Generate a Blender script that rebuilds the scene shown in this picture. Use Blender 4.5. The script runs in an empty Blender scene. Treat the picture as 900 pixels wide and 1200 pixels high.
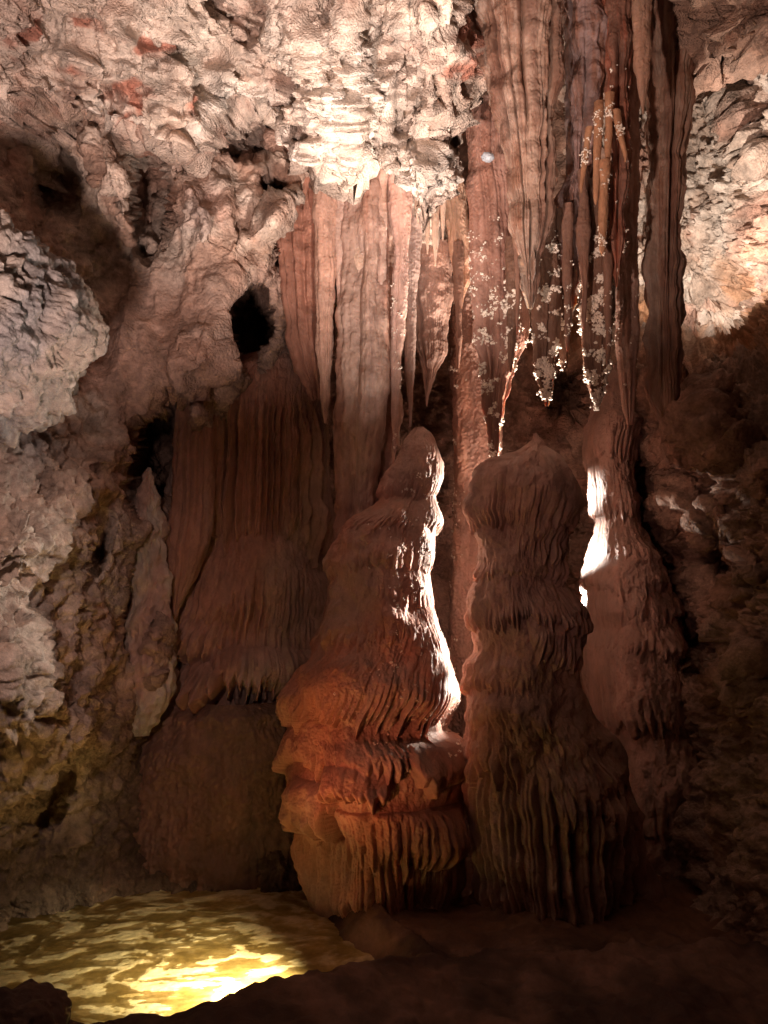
import bpy, math
import numpy as np

# ------------------------------------------------------------------ scene, camera
S = bpy.context.scene
COL = S.collection
F32 = np.float32
CAM = np.array([0.0, 0.0, 1.7])
PITCH = math.radians(8.0)
FPX = 1200 * 26 / 36.0
CP, SP = math.cos(PITCH), math.sin(PITCH)

def at(px, py, Y):
    """point at distance Y into the cave, seen in the direction of photo pixel px, py"""
    px, py, Y = np.broadcast_arrays(np.asarray(px, float), np.asarray(py, float), np.asarray(Y, float))
    a = (px - 450) / FPX
    b = (600 - py) / FPX
    t = Y / (CP - b * SP)
    return np.stack([a * t, Y, CAM[2] + t * (SP + b * CP)], -1)

def zat(py, Y):
    return at(450, py, Y)[..., 2]

cam = bpy.data.objects.new('camera', bpy.data.cameras.new('camera'))
cam.data.sensor_fit = 'VERTICAL'; cam.data.sensor_height = 36; cam.data.lens = 26
cam.data.clip_end = 200; cam.data.clip_start = 0.05
cam.location = CAM; cam.rotation_euler = (math.radians(90) + PITCH, 0, 0)
COL.objects.link(cam); S.camera = cam

# ------------------------------------------------------------------ noise
_r = np.random.RandomState(7)
_G = _r.normal(size=(256, 3)); _G /= np.linalg.norm(_G, axis=1)[:, None]; _G = _G.astype(F32)

def _hash(x, y, z):
    h = (x.astype(np.uint32) * np.uint32(374761393) + y.astype(np.uint32) * np.uint32(668265263)
         + z.astype(np.uint32) * np.uint32(2246822519))
    h = (h ^ (h >> np.uint32(13))) * np.uint32(1274126177)
    return h ^ (h >> np.uint32(16))

def noise3(p):
    p = np.asarray(p, F32); sh = p.shape[:-1]; p = p.reshape(-1, 3)
    i = np.floor(p); f = p - i; i = i.astype(np.int64)
    u = f * f * f * (f * (f * 6 - 15) + 10)
    out = np.zeros(len(p), F32)
    for dx in (0, 1):
        wx = u[:, 0] if dx else 1 - u[:, 0]
        for dy in (0, 1):
            wy = u[:, 1] if dy else 1 - u[:, 1]
            for dz in (0, 1):
                wz = u[:, 2] if dz else 1 - u[:, 2]
                g = _G[_hash(i[:, 0] + dx, i[:, 1] + dy, i[:, 2] + dz) & np.uint32(255)]
                d = g[:, 0] * (f[:, 0] - dx) + g[:, 1] * (f[:, 1] - dy) + g[:, 2] * (f[:, 2] - dz)
                out += wx * wy * wz * d
    return (out * 1.6).reshape(sh)

def fbm(p, octv=4, gain=0.5, ridge=False):
    p = np.asarray(p, F32); a, s = 1.0, 0.0
    for k in range(octv):
        n = noise3(p)
        s = s + a * ((1 - 2 * np.abs(n)) if ridge else n)
        p = p * F32(2.03) + F32(17.3 + 5.1 * k); a *= gain
    return s

def worley(p):
    """distance to the nearest and second nearest cell point, random value of the cell"""
    p = np.asarray(p, F32); sh = p.shape[:-1]; p = p.reshape(-1, 3)
    i = np.floor(p).astype(np.int64); f = p - i
    d1 = np.full(len(p), 9, F32); d2 = d1.copy(); idv = np.zeros(len(p), F32)
    for dx in (-1, 0, 1):
        for dy in (-1, 0, 1):
            for dz in (-1, 0, 1):
                h = _hash(i[:, 0] + dx, i[:, 1] + dy, i[:, 2] + dz)
                q0 = dx + (h & np.uint32(1023)).astype(F32) / 1023 - f[:, 0]
                q1 = dy + ((h >> np.uint32(10)) & np.uint32(1023)).astype(F32) / 1023 - f[:, 1]
                q2 = dz + ((h >> np.uint32(20)) & np.uint32(1023)).astype(F32) / 1023 - f[:, 2]
                d = np.sqrt(q0 * q0 + q1 * q1 + q2 * q2)
                nr = d < d1
                d2 = np.where(nr, d1, np.minimum(d2, d))
                idv = np.where(nr, ((h * np.uint32(2654435761)) >> np.uint32(16)).astype(F32) / 65535, idv)
                d1 = np.where(nr, d, d1)
    return d1.reshape(sh), d2.reshape(sh), idv.reshape(sh)

def n1(s, seed=0.0):
    s = np.asarray(s, F32)
    return noise3(np.stack([s, np.full_like(s, 3.7 + seed * 1.37), np.full_like(s, 9.1 - seed * 2.11)], -1))

def smooth(a, b, x):
    t = np.clip((x - a) / (b - a), 0, 1)
    return t * t * (3 - 2 * t)

def hash01(c, seed):
    c = np.asarray(c).astype(np.int64)
    return (_hash(c, np.full_like(c, seed * 71 + 5), np.full_like(c, seed * 13 + 1)) & np.uint32(65535)).astype(F32) / 65535

# ------------------------------------------------------------------ object helpers
def empty(name, loc):
    o = bpy.data.objects.new(name, None); COL.objects.link(o); o.location = loc
    o.empty_display_size = 0.2
    return o

def tag(o, label, cat, group=None, kind=None):
    o['label'] = label; o['category'] = cat
    if group: o['group'] = group
    if kind: o['kind'] = kind
    return o

def structure(o):
    o['kind'] = 'structure'; return o

def mesh_obj(name, V, Q, mat, parent=None, col=None, nor=None, loc=None, tris=None):
    """V (n,3) world points, Q (m,4) quads; one linked mesh object whose origin sits at loc or at its parent"""
    V = np.asarray(V, np.float64); Q = np.asarray(Q, np.int64)
    org = np.array(parent.location if parent is not None else (loc if loc is not None else (0, 0, 0)))
    me = bpy.data.meshes.new(name)
    nl = Q.shape[1]
    me.vertices.add(len(V)); me.loops.add(Q.size); me.polygons.add(len(Q))
    me.vertices.foreach_set('co', (V - org).astype(F32).ravel())
    me.loops.foreach_set('vertex_index', Q.astype(np.int32).ravel())
    me.polygons.foreach_set('loop_start', np.arange(0, Q.size, nl, dtype=np.int32))
    me.polygons.foreach_set('use_smooth', np.ones(len(Q), bool))
    me.update(calc_edges=True)
    if col is not None:
        ca = me.color_attributes.new('Tint', 'FLOAT_COLOR', 'POINT')
        c4 = np.ones((len(V), 4), F32); c4[:, :3] = col
        ca.data.foreach_set('color', c4.ravel())
    if nor is not None:
        me.normals_split_custom_set_from_vertices(nor.tolist())
    me.materials.append(mat)
    o = bpy.data.objects.new(name, me); COL.objects.link(o)
    if parent is not None: o.parent = parent
    else: o.location = org
    return o

def grid_quads(nv, nu, wrap=False):
    i = np.arange(nv * nu).reshape(nv, nu)
    if wrap: i = np.concatenate([i, i[:, :1]], 1)
    return np.stack([i[:-1, :-1], i[:-1, 1:], i[1:, 1:], i[1:, :-1]], -1).reshape(-1, 4)

def grid_normals(P, wrap=False):
    if wrap:
        du = np.roll(P, -1, 1) - np.roll(P, 1, 1)
    else:
        du = np.gradient(P, axis=1)
    dv = np.gradient(P, axis=0)
    n = np.cross(du, dv)
    return n / (np.linalg.norm(n, axis=-1, keepdims=True) + 1e-12)

def sub(V, Q, sel):
    Q = Q[sel]; ids, inv = np.unique(Q, return_inverse=True)
    return V[ids], inv.reshape(Q.shape), ids

# ------------------------------------------------------------------ materials
def rock_mat(name, rough=0.6, bump=0.6, fine=70.0, var=0.35, streak=0.0, grain=260.0, spec=0.35, pit=0.0, dist=0.02, crack=0.0, sss=0.0):
    m = bpy.data.materials.new(name); m.use_nodes = True
    nt = m.node_tree; N = nt.nodes; L = nt.links; N.clear()
    out = N.new('ShaderNodeOutputMaterial'); bs = N.new('ShaderNodeBsdfPrincipled')
    L.new(bs.outputs[0], out.inputs[0])
    geo = N.new('ShaderNodeNewGeometry')
    mp = N.new('ShaderNodeVectorMath'); mp.operation = 'MULTIPLY'
    mp.inputs[1].default_value = (1, 1, 1 - 0.8 * streak)
    L.new(geo.outputs['Position'], mp.inputs[0])
    att = N.new('ShaderNodeAttribute'); att.attribute_name = 'Tint'
    def noise(scale, detail, src, ro=0.6):
        n = N.new('ShaderNodeTexNoise'); n.inputs['Scale'].default_value = scale
        n.inputs['Detail'].default_value = detail; n.inputs['Roughness'].default_value = ro
        L.new(src.outputs[0], n.inputs['Vector']); return n
    a = noise(5.0, 8, mp); b = noise(24.0, 6, mp); c = noise(grain, 3, mp)
    def mr(src, lo, hi):
        r = N.new('ShaderNodeMapRange'); r.inputs[1].default_value = 0.3; r.inputs[2].default_value = 0.7
        r.inputs[3].default_value = lo; r.inputs[4].default_value = hi
        L.new(src.outputs[0], r.inputs[0]); return r
    def mul(x, y):
        k = N.new('ShaderNodeMath'); k.operation = 'MULTIPLY'
        L.new(x.outputs[0], k.inputs[0]); L.new(y.outputs[0], k.inputs[1]); return k
    v = mul(mul(mr(a, 1 - var, 1 + var), mr(b, 1 - var * .7, 1 + var * .7)), mr(c, 1 - var * .5, 1 + var * .5))
    vm = N.new('ShaderNodeVectorMath'); vm.operation = 'SCALE'
    L.new(att.outputs['Color'], vm.inputs[0]); L.new(v.outputs[0], vm.inputs['Scale'])
    # iron staining
    st = noise(2.3, 7, mp, .65); sr = mr(st, 0.0, 1.0)
    sr.inputs[1].default_value = 0.45; sr.inputs[2].default_value = 0.75; sr.inputs[4].default_value = 0.55
    mx = N.new('ShaderNodeMix'); mx.data_type = 'RGBA'; mx.blend_type = 'MULTIPLY'
    L.new(sr.outputs[0], mx.inputs[0]); L.new(vm.outputs[0], mx.inputs[6])
    mx.inputs[7].default_value = (0.9, 0.69, 0.56, 1)
    L.new(mx.outputs[2], bs.inputs['Base Color'])
    rr = mr(b, rough - .12, rough + .15); L.new(rr.outputs[0], bs.inputs['Roughness'])
    bs.inputs['Specular IOR Level'].default_value = spec
    if sss:
        bs.inputs['Subsurface Weight'].default_value = sss; bs.inputs['Subsurface Radius'].default_value = (1, .45, .28); bs.inputs['Subsurface Scale'].default_value = .03
    # relief too small for the mesh
    h1 = noise(fine, 6, mp, .65); h2 = noise(grain, 3, geo)
    ad = N.new('ShaderNodeMath'); ad.operation = 'MULTIPLY_ADD'; ad.inputs[1].default_value = 0.35
    L.new(h2.outputs[0], ad.inputs[0]); L.new(h1.outputs[0], ad.inputs[2])
    last = ad
    if pit:
        w = N.new('ShaderNodeTexVoronoi'); w.inputs['Scale'].default_value = pit
        L.new(geo.outputs['Position'], w.inputs['Vector'])
        a2 = N.new('ShaderNodeMath'); a2.operation = 'MULTIPLY_ADD'; a2.inputs[1].default_value = -0.8
        L.new(w.outputs['Distance'], a2.inputs[0]); L.new(ad.outputs[0], a2.inputs[2]); last = a2
    pm = noise(2.7, 4, geo); pr = mr(pm, .25, 1.35)
    last = mul(last, pr)
    if crack:
        ck = N.new('ShaderNodeTexVoronoi'); ck.feature = 'DISTANCE_TO_EDGE'; ck.inputs['Scale'].default_value = crack
        wv = N.new('ShaderNodeVectorMath'); wv.operation = 'MULTIPLY_ADD'; wv.inputs[1].default_value = (.35, .35, .35)
        L.new(a.outputs['Color'], wv.inputs[0]); L.new(geo.outputs['Position'], wv.inputs[2]); L.new(wv.outputs[0], ck.inputs['Vector'])
        cr = N.new('ShaderNodeMapRange'); cr.inputs[1].default_value = 0; cr.inputs[2].default_value = .035; cr.inputs[3].default_value = -1.2; cr.inputs[4].default_value = 0
        L.new(ck.outputs['Distance'], cr.inputs[0])
        aa = N.new('ShaderNodeMath'); aa.operation = 'ADD'; L.new(cr.outputs[0], aa.inputs[0]); L.new(last.outputs[0], aa.inputs[1]); last = aa
    bp = N.new('ShaderNodeBump'); bp.inputs['Strength'].default_value = bump; bp.inputs['Distance'].default_value = dist
    L.new(last.outputs[0], bp.inputs['Height']); L.new(bp.outputs[0], bs.inputs['Normal'])
    return m

M_FLOW = rock_mat('wet_flowstone', rough=.55, bump=.45, fine=55, var=.26, streak=.6, dist=.015, sss=.25)
M_WALL = rock_mat('crumbly_limestone', rough=.8, bump=.6, fine=60, var=.42, spec=.2, pit=47, dist=.028, crack=1.7)
M_CALC = rock_mat('calcite_crust', rough=.7, bump=.8, fine=80, var=.34, spec=.3, pit=72, dist=.024, crack=2.3)
M_CORAL = rock_mat('white_cave_coral', rough=.45, bump=.5, fine=120, var=.2, spec=.5, dist=.008)
M_MUD = rock_mat('damp_cave_mud', rough=.7, bump=.6, fine=30, var=.3, spec=.25, dist=.02)
M_BED = rock_mat('pool_bed_calcite', rough=.75, bump=.6, fine=45, var=.3, spec=.1, dist=.008)

# colours of the stone itself
PALE = np.array([.50, .41, .345]); PINK = np.array([.44, .285, .225]); RED = np.array([.40, .17, .105])
BROWN = np.array([.30, .175, .125]); WHITE = np.array([.78, .70, .62]); RUST = np.array([.27, .095, .06])
GREY = np.array([.33, .30, .29]); MUD = np.array([.075, .042, .032])

def mixc(c, d, w):
    w = np.asarray(w)[..., None]
    return c * (1 - w) + d * w

# ------------------------------------------------------------------ dripstone
def finger(s, n, seed):
    w = s * n + 0.95 * n1(s * n * 0.45, seed) + 1.6 * n1(s * n * .13, seed + 3)
    c = 1 - np.abs(2 * (w % 1) - 1)
    return c, hash01(np.floor(w), int(seed * 10) + 1)

def tier_disp(s, z, tiers):
    """skirts of flowstone: each bulges downward to a hem of drip fingers and drops back below it"""
    d = np.zeros_like(z); idx = np.zeros(z.shape, int)
    for k, t in enumerate(tiers):
        zt, zh, B, n, fl, gr, seed = t['zt'], t['zh'], t['B'], t['n'], t['fl'], t['g'], t['seed']
        lim = 1.0
        if 's0' in t:
            lim = smooth(t['s0'], t['s0'] + t['se'], s) * (1 - smooth(t['s1'] - t['se'], t['s1'], s))
        wob = t.get('wob', .03)
        sw = s + t.get('lean', 0) * (zt - z) + .012 * n1(z * 9 + seed, seed)
        c, rnd = finger(sw, n, seed)
        c2, rnd2 = finger(sw, n * 2.3, seed + 7)
        up = wob * n1(s * 2.2, seed + 1) + wob * .8 * n1(s * 6, seed + 2)
        patch = .5 + .5 * np.clip(1.8 * n1(s * 2.7, seed + 5), -1, 1)          # where the drips are long, where the hem is bare
        hem = zh + up + (1 - lim) * (zt - zh) * .8 - fl * (.15 + 1.1 * rnd * (.3 + .7 * patch)) * c ** .8 - fl * .3 * rnd2 * c2
        top = zt + up * .7
        u = np.clip((z - hem) / np.maximum(top - hem, .02), 0, 1)
        body = (1 - u) ** t.get('p', .9)
        body = body * (1 - .45 * smooth(.30, .0, u))
        body = body * (.4 + .75 * np.clip(.5 + 1.2 * n1(s * 1.9, seed + 8), 0, 1.1)) * (1 + .22 * (rnd - .5) * smooth(.8, .2, u))
        edge = smooth(0, t.get('e', .02), z - hem)
        reach = .35 + .5 * rnd
        groove = gr * ((1 - c) ** 1.8 * (.5 + rnd) + .3 * (1 - c2) ** 2) * np.maximum(smooth(reach, reach * .25, u * (1.5 - patch)), t.get('full', 0) * smooth(1., .8, u))
        v = (B * body - groove * np.minimum(1, body * 1.8)) * edge * lim * (z < top)
        hit = v > d
        d = np.where(hit, v, d); idx = np.where(hit, k + 1, idx)
    return d, idx

def T(py0, py1, B, n=18, fl=.06, g=.02, seed=1, Y=4.4, **k):
    d = dict(zt=float(zat(py0, Y)), zh=float(zat(py1, Y)) + .45 * fl, B=B, n=n, fl=fl * 1.75, g=g, seed=seed)
    d.update(k); return d

class Dripstone:
    pass

def column(outline, Y, tiers=(), ratio=.9, dz=.005, ds=.006, lump=.02, lf=3.0, mid=.008, fine=.0035,
           flute=0., fn=14, fseed=1, arms=1.0, fpow=1.5, bead=0., bfreq=22., seed=0, yaw_lobes=0.0, smoothw=3, calm=None):
    """closed surface round a leaning axis; outline rows (py, left, right) give its silhouette at depth Y"""
    o = np.array(sorted(outline), float)
    zk = zat(o[:, 0], Y)
    t = at(o[:, 1], o[:, 0], Y)[:, 0]; u = at(o[:, 2], o[:, 0], Y)[:, 0]
    order = np.argsort(zk); zk, xl, xr = zk[order], t[order], u[order]
    nz = max(12, int((zk[-1] - zk[0]) / dz)); z = np.linspace(zk[0], zk[-1], nz)
    XL = np.interp(z, zk, xl); XR = np.interp(z, zk, xr)
    k = max(1, int(nz * smoothw / 100.0)); ker = np.hanning(2 * k + 3)[1:-1]; ker /= ker.sum()
    sm = lambda a: np.convolve(np.pad(a, k, mode='edge'), ker, mode='valid')
    XL, XR = sm(XL), sm(XR)
    xc = (XL + XR) / 2; hw = np.maximum((XR - XL) / 2, .001)
    R = float(np.percentile(hw, 75))
    nu = max(20, int(2 * math.pi * R * .72 / ds))
    uu = np.linspace(-1, 1, nu, endpoint=False); phi = math.pi * uu * (.62 + .38 * uu * uu)
    PH, Z = np.meshgrid(phi, z); HW = hw[:, None] * np.ones_like(PH)
    s = PH * R
    lob = 1 + yaw_lobes * n1(PH * 1.1 + seed, seed + .5)
    rr = HW * lob
    bx = xc[:, None] + rr * np.sin(PH); by = Y - ratio * rr * np.cos(PH)
    B = np.stack([bx, by, Z], -1).astype(F32)
    d, idx = tier_disp(s.astype(F32), Z.astype(F32), tiers)
    if tiers:
        amp = np.minimum(1, HW / (R * .5))
        d = d * amp
        m = d[:, np.abs(phi) < 1.9].mean(1); kk = max(2, int(.16 / dz)); kb = np.hanning(2 * kk + 3)[1:-1]; kb /= kb.sum()
        m = np.convolve(np.pad(m, kk, mode='edge'), kb, mode='valid')
        if calm is not None:
            cw = .7 * np.exp(-((PH - calm) / .55) ** 2); kc = max(3, nu // 14); q = np.pad(d, ((0, 0), (kc, kc)), mode='wrap').cumsum(1)
            d = d * (1 - cw) + cw * (q[:, 2 * kc:] - q[:, :-2 * kc]) / (2 * kc)
        d = d - .55 * m[:, None]                      # the outline is that of the skirts, not of the core
    size = np.minimum(1, HW / .05)
    off = np.array([seed * 3.1, seed * 1.7, 0], F32)
    if flute:
        sw = s.astype(F32) + .025 * n1(Z * 2.2, seed) + .006 * n1(Z * 9, seed)
        c, rn = finger(sw, fn, fseed)
        c2, rn2 = finger(sw, fn * .37, fseed + 4)
        on = smooth(-.35, .25, noise3(np.stack([sw * fn * .8, Z * 1.6, np.full_like(sw, seed * 1.9)], -1)))
        on2 = smooth(-.35, .2, noise3(np.stack([sw * fn * .3, Z * .9, np.full_like(sw, seed * 2.9 + 4)], -1)))
        d = d - flute * ((1 - c) ** fpow * (.3 + 1.2 * rn) * on + 1.5 * (1 - c2) ** fpow * on2) * size * arms
        c3, rn3 = finger(sw, fn * 2.7, fseed + 9)
        d = d - .22 * min(flute, .04) * (1 - c3) ** 1.5 * (.2 + 1.3 * rn3) * size
    if calm is not None: size = size * (1 - .85 * np.exp(-((PH - calm) / .55) ** 2))
    d = d + lump * fbm(B * lf + off, 3) * size
    d = d + mid * fbm(B * np.array([18, 18, 9], F32) + off, 3) * size
    if fine: d = d + fine * fbm(B * 60 + off, 3) * size
    if bead:
        w1, _, _ = worley(B * bfreq + off)
        d = d + bead * (1 - np.minimum(1, w1 * 1.6)) * size
    Rf = rr + d
    P = np.stack([xc[:, None] + Rf * np.sin(PH), Y - (ratio * rr + d) * np.cos(PH), Z], -1)
    r = Dripstone(); r.P = P; r.idx = idx; r.Z = Z; r.PH = PH; r.d = d; r.base = np.array([xc[0], Y, z[0]]); r.top = np.array([xc[-1], Y, z[-1]])
    r.hw = HW
    return r

def finish(r, name, mat, tint, parts=None, hang=False, wrap=True):
    """link a dripstone: one mesh, or an Empty with the parts named by parts(face z, face tier) -> index into names"""
    P = r.P; nv, nu = P.shape[:2]
    N = grid_normals(P, wrap); V = P.reshape(-1, 3); Q = grid_quads(nv, nu, wrap)
    c = tint(r) if callable(tint) else np.broadcast_to(tint, P.shape)
    c = c.reshape(-1, 3); loc = r.top if hang else r.base
    if parts is None:
        return mesh_obj(name, V, Q, mat, col=c, loc=loc)
    root = empty(name, loc)
    names, fid = parts(r)
    fid = fid.reshape(-1)[Q].max(1)
    N = N.reshape(-1, 3)
    for k, nm in enumerate(names):
        sel = fid == k
        if sel.sum() < 3: continue
        v, q, ids = sub(V, Q, sel)
        mesh_obj(nm, v, q, mat, parent=root, col=c[ids], nor=N[ids])
    return root

_ico = None
def blobs(pts, rad, seed=0, squash=1.0):
    """many small knobs as one mesh"""
    global _ico
    if _ico is None:
        import bmesh
        bm = bmesh.new(); bmesh.ops.create_icosphere(bm, subdivisions=2, radius=1)
        bm.verts.ensure_lookup_table()
        _ico = (np.array([v.co[:] for v in bm.verts]), np.array([[v.index for v in f.verts] for f in bm.faces])); bm.free()
    iv, it = _ico; n = len(pts)
    rs = np.random.RandomState(seed + 11)
    j = 1 + .28 * rs.normal(size=(n, len(iv), 1)).clip(-1.2, 1.2)
    sc = rs.uniform(.7, 1.25, (n, 1, 3))
    V = pts[:, None, :] + iv[None] * j * sc * rad[:, None, None]
    Q = it[None] + (np.arange(n) * len(iv))[:, None, None]
    return V.reshape(-1, 3), Q.reshape(-1, 3)

def coral(r, n, seed, rmin=.005, rmax=.014, parent=None, zlo=0., zhi=.5, power=1.5, edge=0.0, side=0.0, clump=9.0):
    """knobbly cave coral grown on the surface of dripstone r, thicker towards its tip"""
    P = r.P; nv, nu = P.shape[:2]
    rs = np.random.RandomState(seed)
    h = np.linspace(0, 1, nv)[:, None]
    w = np.where((h >= zlo) & (h <= zhi), (1 - (h - zlo) / (zhi - zlo)) ** power, 0) * np.ones((nv, nu))
    w = w * (np.cos(r.PH) > -.35) * np.maximum(r.hw, .004)
    if edge: w = w * (edge * np.abs(np.sin(r.PH)) ** 3 + (1 - edge))
    if side: w = w * np.clip(.35 + side * np.sin(r.PH), 0, None)
    cl = smooth(-.05, .35, fbm(P * clump + seed, 2)); w = w * (.004 + cl ** 1.8)
    w = (w / w.sum()).ravel()
    k = 5; m = max(8, n // k)
    i = rs.choice(nv * nu, m, p=w)
    r0 = rmin + (rmax - rmin) * rs.uniform(0, 1, m) ** 2.2
    p = P.reshape(-1, 3)[i]
    nn = grid_normals(P, True).reshape(-1, 3)[i]
    ax = p - np.array([P[:, :, 0].mean(), P[:, :, 1].mean(), 0]); nn = nn * np.sign((nn * ax * np.array([1, 1, 0])).sum(1, keepdims=True))
    p = p - nn * (.35 * r0)[:, None]
    p = np.repeat(p, k, 0); rad = np.repeat(r0, k)
    off = rs.normal(0, 1, p.shape) * rad[:, None] * np.array([.9, .6, 1.1]); off[::k] = 0
    p = p + off; rad = rad * rs.uniform(.35, .9, len(rad)); rad[::k] = r0
    V, Q = blobs(p, rad, seed)
    o = mesh_obj('coral_crust', V, Q, M_CORAL, parent=parent, col=np.broadcast_to(np.array([.88, .79, .69]), V.shape))
    o['kind'] = 'stuff'
    return o

def tint_noise(a, b, f=2.5, seed=0, stretch=.4, lo=-.3, hi=.4):
    def fn(r):
        w = smooth(lo, hi, fbm(r.P * np.array([f, f, f * stretch]) + seed * 7.7, 4))
        return mixc(np.asarray(a) * np.ones(r.P.shape), b, w)
    return fn

def tint_stripe(a, b, c, seed=0, f=16.):
    """mineral stripes running down a drapery"""
    def fn(r):
        w = smooth(-.25, .3, fbm(r.P * np.array([f, f, .5]) + seed * 3.3, 3))
        v = smooth(.1, .5, fbm(r.P * np.array([f * .4, f * .4, .35]) + seed * 5.1 + 9, 3))
        u = smooth(-.2, .5, fbm(r.P * 2.2 + seed, 3))
        return mixc(mixc(mixc(np.asarray(a) * np.ones(r.P.shape), b, w), c, .85 * v), np.asarray(a) * 1.1, .35 * u)
    return fn

# ------------------------------------------------------------------ walls, ceiling and ground
def rbf(pts):
    p = np.array(pts, float); X = p[:, :2] / 300.0; n = len(X)
    K = lambda a, b: (lambda r2: np.where(r2 > 0, r2 * np.log(np.maximum(r2, 1e-12)), 0))(((a[:, None, :] - b[None]) ** 2).sum(-1))
    A = np.zeros((n + 3, n + 3)); A[:n, :n] = K(X, X) + np.eye(n) * 2e-3
    A[:n, n] = 1; A[:n, n + 1:] = X; A[n, :n] = 1; A[n + 1:, :n] = X.T
    w = np.linalg.solve(A, np.concatenate([p[:, 2], np.zeros(3)]))
    def f(px, py):
        q = np.stack([px.ravel(), py.ravel()], -1) / 300.0; o = np.empty(len(q))
        for i in range(0, len(q), 40000):
            b = q[i:i + 40000]; o[i:i + 40000] = K(b, X) @ w[:n] + w[n] + b @ w[n + 1:]
        return o.reshape(px.shape)
    return f

def feature(px, py, cx, cy, rx, ry, rot, edge, warp=.25, seed=0.):
    a = math.radians(rot); dx, dy = px - cx, py - cy
    x = (dx * math.cos(a) + dy * math.sin(a)) / rx; y = (-dx * math.sin(a) + dy * math.cos(a)) / ry
    q = np.stack([px / 38, py / 38, np.full_like(px, seed * 3.3 + .5)], -1)
    rho = np.sqrt(x * x + y * y) + warp * fbm(q, 3)
    return smooth(1.0, 1.0 - edge, rho)

def axis(knots):
    """positions along one direction from (start, stop, step) runs"""
    return np.concatenate([np.arange(a, b, s) for a, b, s in knots])

def displace(P, fields, flip=False):
    N = grid_normals(P)
    tocam = CAM - P
    sg = np.sign((N * tocam).sum(-1, keepdims=True)); N = N * sg
    # soften the directions so neighbouring points do not cross
    for _ in range(6):
        N[1:-1, 1:-1] = (N[1:-1, 1:-1] * 2 + N[:-2, 1:-1] + N[2:, 1:-1] + N[1:-1, :-2] + N[1:-1, 2:])
        N /= np.linalg.norm(N, axis=-1, keepdims=True) + 1e-9
    return P + N * fields[..., None]

def lumps(P, f, seed=0, sharp=1.0):
    a, b, i = worley(P * f + seed)
    return (b - a), i, a

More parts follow.
